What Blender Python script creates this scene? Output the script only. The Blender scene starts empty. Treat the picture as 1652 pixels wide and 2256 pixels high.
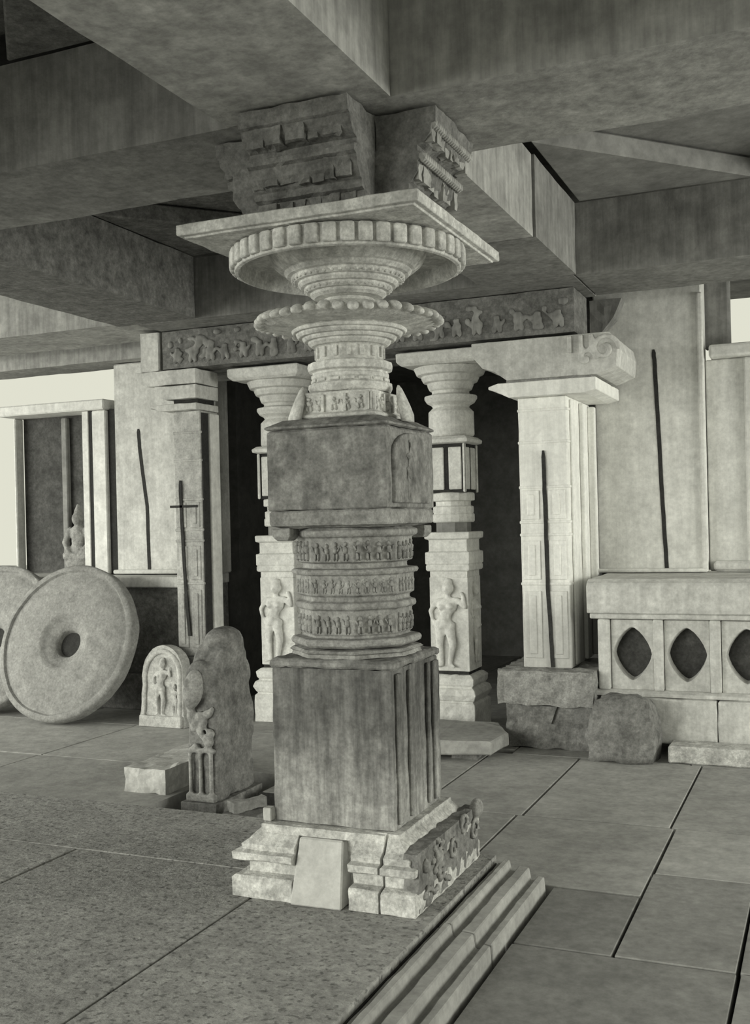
import bpy, bmesh, math, random
from mathutils import Vector, Matrix, noise

R = math.radians
PI = math.pi
random.seed(11)
SC = bpy.context.scene
COL = SC.collection

# ------------------------------------------------------------------ camera
cam_data = bpy.data.cameras.new('camera')
cam_data.sensor_width = 36
cam_data.sensor_fit = 'AUTO'
cam_data.lens = 36 * 2335 / 2256
cam_data.shift_y = 22 / 2256
cam_data.clip_start = 0.05
cam = bpy.data.objects.new('camera', cam_data)
COL.objects.link(cam)
cam.matrix_world = (Matrix.Translation((1.8594, -4.1098, 1.5)) @ Matrix.Rotation(R(23.2), 4, 'Z')
                    @ Matrix.Rotation(R(90), 4, 'X') @ Matrix.Rotation(R(-1.36), 4, 'Z'))
SC.camera = cam

# ------------------------------------------------------------------ sky, lights, exposure
world = bpy.data.worlds.new('sky')
world.use_nodes = True
world.node_tree.nodes['Background'].inputs[0].default_value = (1.0, 1.0, 0.84, 1)
world.node_tree.nodes['Background'].inputs[1].default_value = 0.75
SC.world = world
SC.view_settings.view_transform = 'Standard'
SC.view_settings.look = 'None'
SC.view_settings.gamma = 1
SC.view_settings.exposure = 0.0
SC.view_settings.use_curve_mapping = False


def area_light(name, loc, target, size_x, size_y, power):
    d = bpy.data.lights.new(name, 'AREA')
    d.shape = 'RECTANGLE'
    d.size, d.size_y, d.energy = size_x, size_y, power
    d.color = (1.0, 1.0, 0.90)
    o = bpy.data.objects.new(name, d)
    COL.objects.link(o)
    o.location = loc
    o.rotation_euler = (Vector(target) - Vector(loc)).to_track_quat('-Z', 'Y').to_euler()
    return o


area_light('daylight_left', (-8.8, 0.2, 1.9), (-2.0, 1.6, 0.6), 5.0, 2.6, 230)     # open left side of the hall
area_light('daylight_right', (7.6, 1.8, 1.8), (0.0, 2.0, 1.6), 4.0, 2.6, 330)     # open right side of the hall
sun_data = bpy.data.lights.new('low_soft_sun', 'SUN')                              # hazy low sun reaching in under the roof
sun_data.energy = 3.7
sun_data.angle = R(40)
sun_data.color = (1.0, 1.0, 0.90)
sun = bpy.data.objects.new('low_soft_sun', sun_data)
COL.objects.link(sun)
sun.rotation_euler = Vector((0.50, 0.86, -0.19)).to_track_quat('-Z', 'Y').to_euler()


# ------------------------------------------------------------------ materials
def stone(name, v, var=0.35, scale=6.0, speck=0.25, bump=0.35, streak=0.0, rough=0.88, dust_shade=None, per_object=0.0, pits=0.0):
    """grey stone: two noise tones, speckle, optional vertical weather streaks, optional pale or dark band near given height."""
    m = bpy.data.materials.new(name)
    m.use_nodes = True
    nt = m.node_tree
    N, L = nt.nodes, nt.links
    bsdf = N['Principled BSDF']
    bsdf.inputs['Roughness'].default_value = rough
    bsdf.inputs['Specular IOR Level'].default_value = 0.25
    geo = N.new('ShaderNodeNewGeometry')

    def nz(sc, detail=5, rgh=0.6, stretch=None):
        n = N.new('ShaderNodeTexNoise')
        n.inputs['Scale'].default_value = sc
        n.inputs['Detail'].default_value = detail
        n.inputs['Roughness'].default_value = rgh
        if stretch:
            mp = N.new('ShaderNodeMapping')
            mp.inputs['Scale'].default_value = stretch
            L.new(geo.outputs['Position'], mp.inputs['Vector'])
            L.new(mp.outputs['Vector'], n.inputs['Vector'])
        else:
            L.new(geo.outputs['Position'], n.inputs['Vector'])
        return n.outputs['Fac']

    def math_(op, a, b):
        n = N.new('ShaderNodeMath')
        n.operation = op
        for i, x in enumerate((a, b)):
            if isinstance(x, (int, float)):
                n.inputs[i].default_value = x
            else:
                L.new(x, n.inputs[i])
        return n.outputs[0]

    def ramp(x, lo, hi, a, b):
        n = N.new('ShaderNodeMapRange')
        n.inputs['From Min'].default_value = lo
        n.inputs['From Max'].default_value = hi
        n.inputs['To Min'].default_value = a
        n.inputs['To Max'].default_value = b
        L.new(x, n.inputs['Value'])
        return n.outputs[0]

    big = ramp(nz(scale, 6, 0.62), 0.3, 0.7, 1 - var, 1 + var)
    mid = ramp(nz(scale * 3.1, 4, 0.6), 0.32, 0.68, 1 - var * 0.8, 1 + var * 0.8)
    fine = ramp(nz(scale * 9, 3, 0.7), 0.3, 0.7, 1 - speck, 1 + speck)
    val = math_('MULTIPLY', math_('MULTIPLY', math_('MULTIPLY', big, mid), fine), v)
    if streak:
        s = ramp(nz(1.0, 4, 0.65, (22, 22, 1.6)), 0.32, 0.68, 1 - streak, 1 + streak)
        val = math_('MULTIPLY', val, s)
    if pits:
        p = ramp(nz(42, 2, 0.5), 0.34, 0.44, 1 - pits, 1.0)
        val = math_('MULTIPLY', val, p)
    if dust_shade:
        z0, z1, gain = dust_shade                      # tone changes from z0 (full) to z1 (none), ragged by noise
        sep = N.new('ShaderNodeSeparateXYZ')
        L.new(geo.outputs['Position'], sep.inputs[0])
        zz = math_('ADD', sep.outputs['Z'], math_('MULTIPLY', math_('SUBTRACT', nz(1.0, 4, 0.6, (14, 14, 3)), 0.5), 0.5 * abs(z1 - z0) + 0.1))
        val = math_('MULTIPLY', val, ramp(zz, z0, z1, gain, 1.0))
    if per_object:
        oi = N.new('ShaderNodeObjectInfo')
        val = math_('MULTIPLY', val, ramp(oi.outputs['Random'], 0, 1, 1 - per_object, 1 + per_object))
    comb = N.new('ShaderNodeCombineColor')
    L.new(val, comb.inputs[0])
    L.new(val, comb.inputs[1])
    L.new(math_('MULTIPLY', val, 0.965), comb.inputs[2])
    L.new(comb.outputs[0], bsdf.inputs['Base Color'])
    b = N.new('ShaderNodeBump')
    b.inputs['Strength'].default_value = bump
    b.inputs['Distance'].default_value = 0.012
    L.new(math_('ADD', nz(scale * 4, 6, 0.65), math_('MULTIPLY', nz(70, 3, 0.6), 0.35)), b.inputs['Height'])
    L.new(b.outputs[0], bsdf.inputs['Normal'])
    return m


M = {
    'dark':   stone('dark_polished_stone', 0.125, 0.26, 7, 0.22, 0.30, 0.45, 0.7, dust_shade=(0.36, 0.70, 2.3)),
    'darkup': stone('dark_weathered_stone', 0.20, 0.42, 8, 0.22, 0.35, 0.16, 0.75),
    'drum':   stone('grey_carved_stone', 0.28, 0.30, 9, 0.25, 0.4, 0.0),
    'pale':   stone('pale_carved_stone', 0.58, 0.24, 9, 0.20, 0.4, 0.0),
    'cap':    stone('pale_capital_stone', 0.55, 0.26, 8, 0.22, 0.4, 0.10),
    'plinth': stone('pale_plinth_stone', 0.52, 0.32, 9, 0.24, 0.5, 0.0),
    'patch':  stone('smooth_patch_stone', 0.50, 0.10, 7, 0.08, 0.12, 0.0),
    'floor':  stone('worn_paving_stone', 0.36, 0.16, 3.0, 0.14, 0.22, 0.0, per_object=0.10),
    'paver':  stone('darker_paving_stone', 0.255, 0.16, 3.0, 0.16, 0.25, 0.0, per_object=0.08),
    'stip':   stone('stippled_paving_stone', 0.32, 0.16, 3.0, 0.30, 0.7, 0.0, per_object=0.08, pits=0.5),
    'bed':    stone('dark_bedding', 0.07, 0.3, 6),
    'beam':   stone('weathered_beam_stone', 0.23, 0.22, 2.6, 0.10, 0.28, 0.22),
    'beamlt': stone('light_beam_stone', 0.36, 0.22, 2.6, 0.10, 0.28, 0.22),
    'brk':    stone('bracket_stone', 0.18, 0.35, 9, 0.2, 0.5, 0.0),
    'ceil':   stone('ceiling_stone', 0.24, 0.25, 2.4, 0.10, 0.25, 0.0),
    'pier2':  stone('greyer_pier_stone', 0.42, 0.22, 7, 0.18, 0.35, 0.10, dust_shade=(0.75, 1.05, 0.7)),  # lower part darkened in colour for shade and grime
    'white':  stone('whitened_pier_stone', 0.84, 0.06, 5, 0.08, 0.22, 0.10, dust_shade=(0.75, 1.05, 0.60)),  # shade and grime at the foot are put into the colour
    'wall':   stone('pale_wall_stone', 0.68, 0.12, 4, 0.10, 0.22, 0.08),
    'door':   stone('door_pillar_stone', 0.66, 0.14, 6, 0.14, 0.3, 0.0),
    'bench':  stone('bench_stone', 0.56, 0.16, 5, 0.12, 0.25, 0.10),
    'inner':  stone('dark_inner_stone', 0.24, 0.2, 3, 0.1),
    'inner_shade':   stone('shaded_inner_stone', 0.09, 0.2, 3, 0.1),  # inner stone darkened in colour to stand for shade
    'disc':   stone('grey_disc_stone', 0.27, 0.18, 6, 0.22, 0.5, 0.0),
    'rough':  stone('rough_dark_stone', 0.19, 0.35, 8, 0.25, 0.6, 0.0),
    'stele':  stone('light_stele_stone', 0.48, 0.22, 9, 0.2, 0.4, 0.0),
    'crack':  stone('dark_crack', 0.035, 0.2, 10),
}


# ------------------------------------------------------------------ helpers
def obj(name, bm, mat, parent=None, smooth=False, bevel=0.0, seg=1, loc=None, recalc=True):
    if recalc:
        bmesh.ops.recalc_face_normals(bm, faces=bm.faces[:])
    me = bpy.data.meshes.new(name)
    bm.to_mesh(me)
    bm.free()
    if smooth:
        for p in me.polygons:
            p.use_smooth = True
    me.materials.append(M[mat] if isinstance(mat, str) else mat)
    o = bpy.data.objects.new(name, me)
    COL.objects.link(o)
    if parent:
        o.parent = parent
    if loc:
        o.location = loc
    if bevel:
        b = o.modifiers.new('bevel', 'BEVEL')
        b.width = bevel
        b.segments = seg
        b.limit_method = 'ANGLE'
        b.angle_limit = R(35)
    return o


def tag(o, label=None, cat=None, group=None, kind=None):
    if label:
        o['label'] = label
    if cat:
        o['category'] = cat
    if group:
        o['group'] = group
    if kind:
        o['kind'] = kind
    return o


def thing(name, label, cat, loc=(0, 0, 0), group=None, rot=None):
    o = bpy.data.objects.new(name, None)
    COL.objects.link(o)
    o.location = loc
    if rot:
        o.rotation_euler = rot
    o.empty_display_size = 0.1
    return tag(o, label, cat, group, 'thing')


def dup(root, loc, label):
    r = root.copy()
    COL.objects.link(r)
    r.location = loc
    r['label'] = label
    for ch in list(root.children):
        c = ch.copy()
        COL.objects.link(c)
        c.parent = r
        for g in ch.children:
            d = g.copy()
            COL.objects.link(d)
            d.parent = c
    return r


def B():
    return bmesh.new()


def box(bm, x0, x1, y0, y1, z0, z1):
    v = [bm.verts.new(p) for p in ((x0, y0, z0), (x1, y0, z0), (x1, y1, z0), (x0, y1, z0),
                                   (x0, y0, z1), (x1, y0, z1), (x1, y1, z1), (x0, y1, z1))]
    for f in ((0, 3, 2, 1), (4, 5, 6, 7), (0, 1, 5, 4), (1, 2, 6, 5), (2, 3, 7, 6), (3, 0, 4, 7)):
        bm.faces.new([v[i] for i in f])
    return bm


def ring_loft(bm, rings, cap=True):
    vs = [[bm.verts.new(p) for p in r] for r in rings]
    n = len(vs[0])
    for a, b in zip(vs, vs[1:]):
        for i in range(n):
            bm.faces.new((a[i], a[(i + 1) % n], b[(i + 1) % n], b[i]))
    if cap:
        bm.faces.new(vs[0][::-1])
        bm.faces.new(vs[-1])
    return bm


def ngon(bm, prof, n, cx=0, cy=0, apothem=True):
    """prof = [(radius, z)...]; n = 4 gives a square whose half width is the radius."""
    k = 1 / math.cos(PI / n) if apothem else 1
    rings = []
    for r, z in prof:
        rings.append([(cx + r * k * math.cos(PI / n + 2 * PI * i / n), cy + r * k * math.sin(PI / n + 2 * PI * i / n), z) for i in range(n)])
    return ring_loft(bm, rings)


def extrude(bm, pts, axis, t0, t1):
    """closed polygon pts (u, z) pushed along 'X' (u = y) or 'Y' (u = x)."""
    def P(u, z, t):
        return (t, u, z) if axis == 'X' else (u, t, z)
    return ring_loft(bm, [[P(u, z, t0) for u, z in pts], [P(u, z, t1) for u, z in pts]])


def poly_prism_y(bm, pts, y0, y1):
    return ring_loft(bm, [[(x, y0, z) for x, z in pts], [(x, y1, z) for x, z in pts]])


def cut(bm, axis, lo=None, hi=None):
    no = {'X': Vector((1, 0, 0)), 'Y': Vector((0, 1, 0)), 'Z': Vector((0, 0, 1))}[axis]
    for val, sgn in ((lo, -1), (hi, 1)):
        if val is None:
            continue
        r = bmesh.ops.bisect_plane(bm, geom=bm.verts[:] + bm.edges[:] + bm.faces[:], plane_co=no * val, plane_no=no * sgn, clear_outer=True)
        ed = [e for e in r['geom_cut'] if isinstance(e, bmesh.types.BMEdge)]
        bmesh.ops.holes_fill(bm, edges=ed)
    return bm


def subdiv_to(bm, size, rounds=5):
    for _ in range(rounds):
        es = [e for e in bm.edges if e.calc_length() > size * 1.5]
        if not es:
            break
        bmesh.ops.subdivide_edges(bm, edges=es, cuts=1, use_grid_fill=True)
    bmesh.ops.triangulate(bm, faces=[f for f in bm.faces if len(f.verts) > 4])
    return bm


def weather(bm, size, amp, freq=9.0, off=0.0):
    """cut the faces finer and push the points about so that edges and faces look worn."""
    subdiv_to(bm, size)
    bm.normal_update()
    mv = []
    for v in bm.verts:
        p = v.co * freq + Vector((off, off * 0.7, -off))
        d = noise.noise(p) * 0.7 + noise.noise(p * 2.7) * 0.3
        mv.append((v, v.normal * d * amp))
    for v, d in mv:
        v.co += d
    return bm


def ell(bm, c, r, rot=None, sub=2):
    m = Matrix.Translation(c)
    if rot:
        m = m @ rot
    m = m @ Matrix.Diagonal((r[0], r[1], r[2], 1))
    bmesh.ops.create_icosphere(bm, subdivisions=sub, radius=1, matrix=m)
    return bm


def limb(bm, pts, radii, flat=1.0, step=0.5):
    """a chain of balls along pts (dense enough to fuse in a voxel remesh)"""
    for (a, ra), (b, rb) in zip(zip(pts, radii), list(zip(pts, radii))[1:]):
        a, b = Vector(a), Vector(b)
        n = max(2, int((b - a).length / (min(ra, rb) * step)) + 1)
        for i in range(n + 1):
            t = i / n
            r = ra + (rb - ra) * t
            ell(bm, a.lerp(b, t), (r, r * flat, r), sub=1)
    return bm


def fuse(o, voxel=0.008, smooth=4):
    m = o.modifiers.new('remesh', 'REMESH')
    m.mode = 'VOXEL'
    m.voxel_size = voxel
    m.use_smooth_shade = True
    s = o.modifiers.new('smooth', 'SMOOTH')
    s.iterations = smooth
    s.factor = 0.5
    return o


def relief_figure(bm, h, sway=1, flat=0.6, y=0.0, x=0.0, z=0.0, arm_up=True):
    """standing dancer in relief, feet at z, facing -y, height h; hips swayed to one side."""
    u = h / 7.5
    def P(px, pz, py=0.0):
        return (x + px * u * sway, y + py * u, z + pz * u)
    ell(bm, P(0.12, 6.85, -0.15), (0.46 * u, 0.5 * u * flat, 0.55 * u))                    # head
    ell(bm, P(0.12, 7.35, 0.0), (0.34 * u, 0.34 * u * flat, 0.38 * u))                     # crown of hair
    ell(bm, P(0.12, 6.8, -0.52 * flat - 0.12), (0.07 * u, 0.1 * u, 0.16 * u))              # nose
    limb(bm, [P(0.12, 6.4), P(0.05, 6.0)], [0.2 * u, 0.24 * u], flat)                       # neck
    limb(bm, [P(-0.65, 5.72), P(0.72, 5.82)], [0.3 * u, 0.3 * u], flat)                     # shoulders
    ell(bm, P(0.0, 5.3), (0.78 * u, 0.5 * u * flat, 0.72 * u))                             # chest
    ell(bm, P(-0.32, 5.25, -0.42 * flat), (0.27 * u, 0.26 * u, 0.27 * u))
    ell(bm, P(0.34, 5.28, -0.42 * flat), (0.27 * u, 0.26 * u, 0.27 * u))
    limb(bm, [P(0.0, 5.0), P(-0.2, 4.3), P(-0.28, 3.8)], [0.56 * u, 0.46 * u, 0.68 * u], flat)
    limb(bm, [P(-0.72, 3.75), P(0.2, 3.65)], [0.44 * u, 0.46 * u], flat)                    # hips
    limb(bm, [P(-0.55, 3.6), P(-0.62, 2.1, -0.1), P(-0.5, 0.3)], [0.46 * u, 0.33 * u, 0.2 * u], flat)
    limb(bm, [P(0.12, 3.5), P(0.42, 2.05, -0.2), P(0.12, 0.35)], [0.46 * u, 0.32 * u, 0.2 * u], flat)
    limb(bm, [P(-0.5, 0.25), P(-0.85, 0.14, -0.2)], [0.18 * u, 0.14 * u], flat)
    limb(bm, [P(0.12, 0.3), P(0.5, 0.14, -0.2)], [0.18 * u, 0.14 * u], flat)
    if arm_up:
        limb(bm, [P(-0.78, 5.7), P(-1.28, 4.9), P(-1.15, 4.1), P(-0.85, 3.95)], [0.26 * u, 0.2 * u, 0.16 * u, 0.17 * u], flat)
        limb(bm, [P(0.82, 5.8), P(1.35, 5.2), P(1.25, 6.1), P(1.1, 6.4)], [0.26 * u, 0.2 * u, 0.16 * u, 0.18 * u], flat)
    else:
        limb(bm, [P(-0.78, 5.7), P(-1.1, 4.8), P(-0.9, 3.9), P(-0.85, 3.6)], [0.26 * u, 0.2 * u, 0.16 * u, 0.17 * u], flat)
        limb(bm, [P(0.82, 5.8), P(1.15, 4.85), P(0.75, 4.35), P(0.5, 4.5)], [0.26 * u, 0.2 * u, 0.16 * u, 0.17 * u], flat)
    limb(bm, [P(-0.75, 3.55, -0.3), P(0.3, 3.45, -0.3)], [0.14 * u, 0.14 * u], 1)            # girdle
    return bm


def on_face(fx, fy, ang):
    """matrix that carries a relief built in the XZ plane (facing -y) onto a facet with outward angle ang."""
    return Matrix.Translation((fx, fy, 0)) @ Matrix.Rotation(ang + PI / 2, 4, 'Z')


def frieze(bm, x0, x1, z0, z1, n, depth, rnd):
    """row of little relief figures between x0 and x1, in front of y = 0 (facing -y)"""
    w = (x1 - x0) / n
    h = z1 - z0
    for i in range(n):
        cx = x0 + (i + 0.5) * w + rnd.uniform(-0.1, 0.1) * w
        k = rnd.uniform(0.88, 1.0)
        ell(bm, (cx, 0, z0 + h * 0.80 * k), (w * 0.20, depth * 0.8, h * 0.13), sub=1)
        ell(bm, (cx + rnd.uniform(-.05, .05) * w, 0, z0 + h * 0.52 * k), (w * 0.26, depth, h * 0.22), sub=1)
        ell(bm, (cx - w * 0.14, 0, z0 + h * 0.20), (w * 0.13, depth * 0.8, h * 0.22), sub=1)
        ell(bm, (cx + w * 0.16, 0, z0 + h * 0.20), (w * 0.13, depth * 0.8, h * 0.22), sub=1)
        s = rnd.choice((-1, 1))
        ell(bm, (cx + s * w * 0.34, 0, z0 + h * 0.58 * k), (w * 0.10, depth * 0.7, h * 0.2), Matrix.Rotation(s * 0.5, 4, 'Y'), sub=1)
    return bm


def join_at(dst, src, mat):
    src.transform(mat)
    me = bpy.data.meshes.new('tmp')
    src.to_mesh(me)
    src.free()
    dst.from_mesh(me)
    bpy.data.meshes.remove(me)
    return dst


# ------------------------------------------------------------------ setting: floor, platform, walls, ceiling
ground = box(B(), -40, 40, -40, 40, -0.6, -0.34)
tag(obj('ground', ground, 'floor'), 'pale ground outside and under the hall', None, None, 'structure')
floor = tag(obj('floor', box(B(), -9, 5, -8, 9, -0.338, -0.30), 'bed'), 'dark bedding under the worn paving slabs', None, None, 'structure')


def slab(x0, x1, y0, y1, z, mat, parent, name='paving_slab', th=0.028, gap=0.010, seed=0):
    bm = B()
    rnd = random.Random(seed or int((x0 * 7 + y0 * 13 + 100) * 1000))
    g = [rnd.uniform(0.3, 1.0) * gap for _ in range(8)]
    pts = [(x0 + g[0], y0 + g[1]), (x1 - g[2], y0 + g[3]), (x1 - g[4], y1 - g[5]), (x0 + g[6], y1 - g[7])]
    dz = rnd.uniform(-0.002, 0.001)
    ring_loft(bm, [[(x, y, z - th) for x, y in pts], [(x, y, z + dz) for x, y in pts]])
    return obj(name, bm, mat, parent, bevel=0.003)


KX = 0.705
low = []
for y0, y1, xs in ((-7.5, -3.4, (KX, 1.9, 3.2, 5)), (-3.4, -1.25, (KX, 1.62, 3.0, 5)), (-1.25, -0.19, (KX, 1.53, 2.8, 5)), (-0.19, 0.46, (KX, 1.09)), (-0.19, 0.78, (1.09, 1.53, 2.6, 5)),
                   (0.78, 1.52, (0.25, 1.09, 2.25, 3.5, 5)), (0.66, 1.52, (-0.36, 0.25)), (1.52, 2.98, (-0.33, 0.28, 1.07, 2.0, 3.3, 5)), (2.98, 3.9, (-0.2, 1.0, 2.2, 3.6, 5)),
                   (0.66, 1.95, (-9, -5.2, -3.41, -1.80)), (1.95, 3.1, (-9, -5.2, -3.4, -1.35)), (1.52, 2.98, (-1.35, -0.33)), (3.1, 3.9, (-9, -6.2, -4.2, -3.1, -1.6, -0.2)),
                   (3.9, 8.0, (-3.2, -1.5, 0.2))):
    for x0, x1 in zip(xs, xs[1:]):
        low.append((x0, x1, 0.47 if (x0, y0) == (0.25, 0.78) else y0, y1))
for i, (x0, x1, y0, y1) in enumerate(low):
    slab(x0, x1, y0, y1, -0.12, 'paver' if x0 > 0.6 and y1 < 0.8 else 'floor', floor, th=0.178, seed=i + 1)

for x0, x1, y0, y1 in ((-1.70, -1.44, 1.16, 1.72), (-1.33, -1.10, 1.02, 1.27)):
    slab(x0, x1, y0, y1, -0.12, 'rough', floor, name='rubble_stone', th=0.178)  # dark tone stands for the shadow in the pit

obj('pit_shade', box(B(), -1.345, -0.335, 1.495, 1.519, -0.299, -0.124), 'bed', floor)  # dark linings stand for the shade under the slab edges
obj('pit_shade', box(B(), -0.385, -0.362, 0.67, 1.494, -0.299, -0.124), 'bed', floor)

platform = tag(obj('platform', box(B(), -8.9, 0.462, -7.5, 0.44, -0.299, -0.035), 'bed'), 'low raised stone platform under the carved pillar', None, None, 'structure')
for i, (x0, x1, y0, y1, mt) in enumerate(((-0.315, 0.468, -1.72, 0.45, 'stip'), (-0.315, 0.468, -4.2, -1.72, 'stip'), (-0.315, 0.468, -7.5, -4.2, 'stip'),
                                          (-3.3, -0.315, -0.10, 0.64, 'stip'), (-1.42, -0.315, -2.6, -0.10, 'stip'), (-3.3, -1.42, -2.6, -0.10, 'stip'),
                                          (-3.3, -0.315, -5.0, -2.6, 'stip'), (-8.8, -3.3, -0.10, 0.66, 'floor'), (-8.8, -3.3, -4.0, -0.10, 'floor'))):
    slab(x0, x1, y0, y1, 0.0, mt, platform, th=0.034, gap=0.012 if x1 < -3 or (x0 > -0.4 or y0 > -0.2) and y1 > 0 and x0 > -0.4 else 0.007, seed=50 + i)
# moulded kerb along the right edge of the platform, stepping down
KP = [(0.470, -0.298), (0.470, -0.030), (0.500, -0.030), (0.505, -0.008), (0.535, -0.012), (0.545, -0.056), (0.576, -0.056), (0.582, -0.032),
      (0.638, -0.036), (0.648, -0.088), (0.676, -0.088), (0.681, -0.068), (0.716, -0.072), (0.732, -0.298)]
KP = [(0.47 + (x - 0.47) * 0.85, z) for x, z in KP]
for i, (y0, y1) in enumerate(((-7.0, -3.2), (-3.2, -1.5), (-1.5, -0.36), (-0.36, 0.44))):
    bm = extrude(B(), KP, 'Y', y0 + 0.005, y1 - 0.005)
    weather(bm, 0.06, 0.006, 14, i)
    obj('kerb_stone', bm, 'floor', platform, bevel=0.004)

# ceiling
ceiling = tag(obj('ceiling', box(B(), -9.2, 5.0, -7.6, 8.2, 3.86, 4.1), 'ceil'), 'dark stone roof slabs above the beams', None, None, 'structure')


def ceil_bay(x0, x1, y0, y1, mat):
    """corner slabs set across a square bay leave a lozenge shaped opening"""
    z0, z1 = 3.60, 3.72
    for cx, cy, sx, sy in ((x0, y0, 1, 1), (x1, y0, -1, 1), (x1, y1, -1, -1), (x0, y1, 1, -1)):
        w, d = (x1 - x0) / 2 - 0.02, (y1 - y0) / 2 - 0.02
        tri = [(cx, cy), (cx + sx * w, cy), (cx, cy + sy * d)]
        obj('ceiling_slab', ring_loft(B(), [[(x, y, z0) for x, y in tri], [(x, y, z1) for x, y in tri]]), mat, ceiling, bevel=0.01)
    cx, cy = (x0 + x1) / 2, (y0 + y1) / 2
    w, d = (x1 - x0) / 2, (y1 - y0) / 2
    obj('ceiling_slab', ring_loft(B(), [[(x, y, 3.73) for x, y in ((x0, y0), (x1, y0), (x1, y1), (x0, y1))], [(x, y, 3.855) for x, y in ((x0, y0), (x1, y0), (x1, y1), (x0, y1))]]), mat, ceiling)


for bx in ((-2.64, -0.37), (0.37, 2.64)):
    for by in ((0.37, 2.93), (-3.0, -0.37)):
        ceil_bay(bx[0], bx[1], by[0], by[1], 'ceil' if bx[0] > 0 else 'brk')  # left bays get darker stone to stand for deeper shade
for bx in ((-6.0, -3.36), (3.36, 5.0)):
    for by in ((0.37, 2.93), (-3.0, -0.37)):
        obj('ceiling_slab', box(B(), bx[0], bx[1], by[0], by[1], 3.6, 3.72), 'ceil', ceiling)
for bx in ((-6.0, -3.36), (-2.64, -0.37), (0.37, 2.64), (3.36, 5.0)):
    obj('ceiling_slab', box(B(), bx[0], bx[1], -7.5, -3.7, 3.6, 3.72), 'ceil', ceiling)

# walls of the dark inner room
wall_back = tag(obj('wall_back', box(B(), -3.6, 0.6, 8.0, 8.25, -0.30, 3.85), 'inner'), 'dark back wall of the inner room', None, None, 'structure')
tag(obj('wall_inner_left', box(B(), -3.55, -3.2, 4.47, 8.0, -0.12, 3.59), 'inner_shade'), 'dark side wall inside the doorway at the left', None, None, 'structure')
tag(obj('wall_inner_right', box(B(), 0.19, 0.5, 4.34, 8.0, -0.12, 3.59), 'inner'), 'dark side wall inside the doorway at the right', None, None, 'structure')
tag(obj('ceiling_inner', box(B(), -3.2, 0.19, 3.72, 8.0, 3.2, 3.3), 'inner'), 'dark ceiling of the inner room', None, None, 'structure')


def crack(pts, y, parent, w=0.026):
    """a thin dark open joint on a face at depth y; pts (x, z)"""
    bm = B()
    rnd = random.Random(int(pts[0][0] * 100) + 5)
    full = []
    for a, b in zip(pts, pts[1:]):
        n = 8
        for i in range(n):
            t = i / n
            full.append((a[0] + (b[0] - a[0]) * t + rnd.uniform(-.0015, .0015), a[1] + (b[1] - a[1]) * t))
    full.append(pts[-1])
    L_ = [(x - w * 0.5 * (0.5 if i in (0,) else 1), z) for i, (x, z) in enumerate(full)]
    R_ = [(x + w * 0.5 * (0.5 if i in (0,) else 1), z) for i, (x, z) in enumerate(full)]
    poly = L_ + R_[::-1]
    n = len(full)
    vs = [[bm.verts.new((x, yy, z)) for x, z in poly] for yy in (y - 0.004, y + 0.01)]
    m = len(poly)
    for k in range(n - 1):
        for v in vs:
            bm.faces.new((v[k], v[k + 1], v[m - 2 - k], v[m - 1 - k]))
    for k in range(m):
        bm.faces.new((vs[0][k], vs[0][(k + 1) % m], vs[1][(k + 1) % m], vs[1][k]))
    return obj('crack', bm, 'crack', parent)


wall_right = tag(obj('wall_right', box(B(), 0.21, 1.02, 4.10, 4.33, 1.07, 3.59), 'wall', bevel=0.012), 'pale upright wall slab behind the right bench', None, None, 'structure')
crack([(0.665, 2.754), (0.675, 2.55), (0.700, 1.75), (0.726, 1.07)], 4.10, wall_right, 0.03)
obj('edge_roll', box(B(), 0.985, 1.028, 4.07, 4.10, 1.08, 3.15), 'wall', wall_right, bevel=0.012, seg=2)
obj('foot_moulding', box(B(), 0.205, 1.03, 4.02, 4.10, 1.072, 1.10), 'wall', wall_right, bevel=0.01)
obj('corner_corbel', weather(extrude(B(), [(0.22, 2.80), (0.40, 3.0), (0.46, 3.14), (0.22, 3.14)], 'Y', 3.95, 4.098), 0.06, 0.012, 12), 'beam', wall_right)
wall_side = tag(obj('wall_side', box(B(), 1.025, 3.0, 4.22, 4.45, 1.07, 2.66), 'wall', bevel=0.01), 'paler recessed wall with a ledge under the bright opening', None, None, 'structure')
obj('wall_ledge', box(B(), 1.06, 3.0, 4.12, 4.45, 2.662, 2.76), 'wall', wall_side, bevel=0.02, seg=2)
obj('side_strip', box(B(), 1.30, 1.36, 4.18, 4.22, 1.09, 2.655), 'wall', wall_side, bevel=0.012)
obj('foot_moulding', box(B(), 1.06, 3.0, 4.12, 4.22, 1.072, 1.15), 'bench', wall_side, bevel=0.02)
obj('jamb', box(B(), 1.0, 1.20, 4.34, 4.45, 2.762, 3.59), 'beam', wall_side, bevel=0.02)

wall_left = tag(obj('wall_left', box(B(), -4.305, -3.2, 4.10, 4.33, 1.07, 3.04), 'bench', bevel=0.012), 'pale upright wall slab behind the left bench', None, None, 'structure')
crack([(-4.034, 2.418), (-4.02, 2.2), (-3.955, 1.7), (-3.945, 1.085)], 4.10, wall_left, 0.034)
obj('foot_moulding', box(B(), -4.30, -3.2, 4.02, 4.10, 1.072, 1.11), 'wall', wall_left, bevel=0.01)

# ------------------------------------------------------------------ beams
ZS, ZT = 3.12, 3.598


def beam(label, x0, x1, y0, y1, z0=ZS, z1=ZT, mat='beam', seed=0, amp=0.010, group=None):
    bm = weather(box(B(), x0 + 0.003, x1 - 0.003, y0 + 0.003, y1 - 0.003, z0, z1), 0.14, amp, 4, seed)
    # keep the bearing faces flat
    for v in bm.verts:
        v.co.z = min(v.co.z, z1)
        v.co.x = min(max(v.co.x, x0), x1)
        v.co.y = min(max(v.co.y, y0), y1)
    o = obj('stone_beam', bm, mat)
    return tag(o, label, 'beam', group, 'thing')


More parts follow.
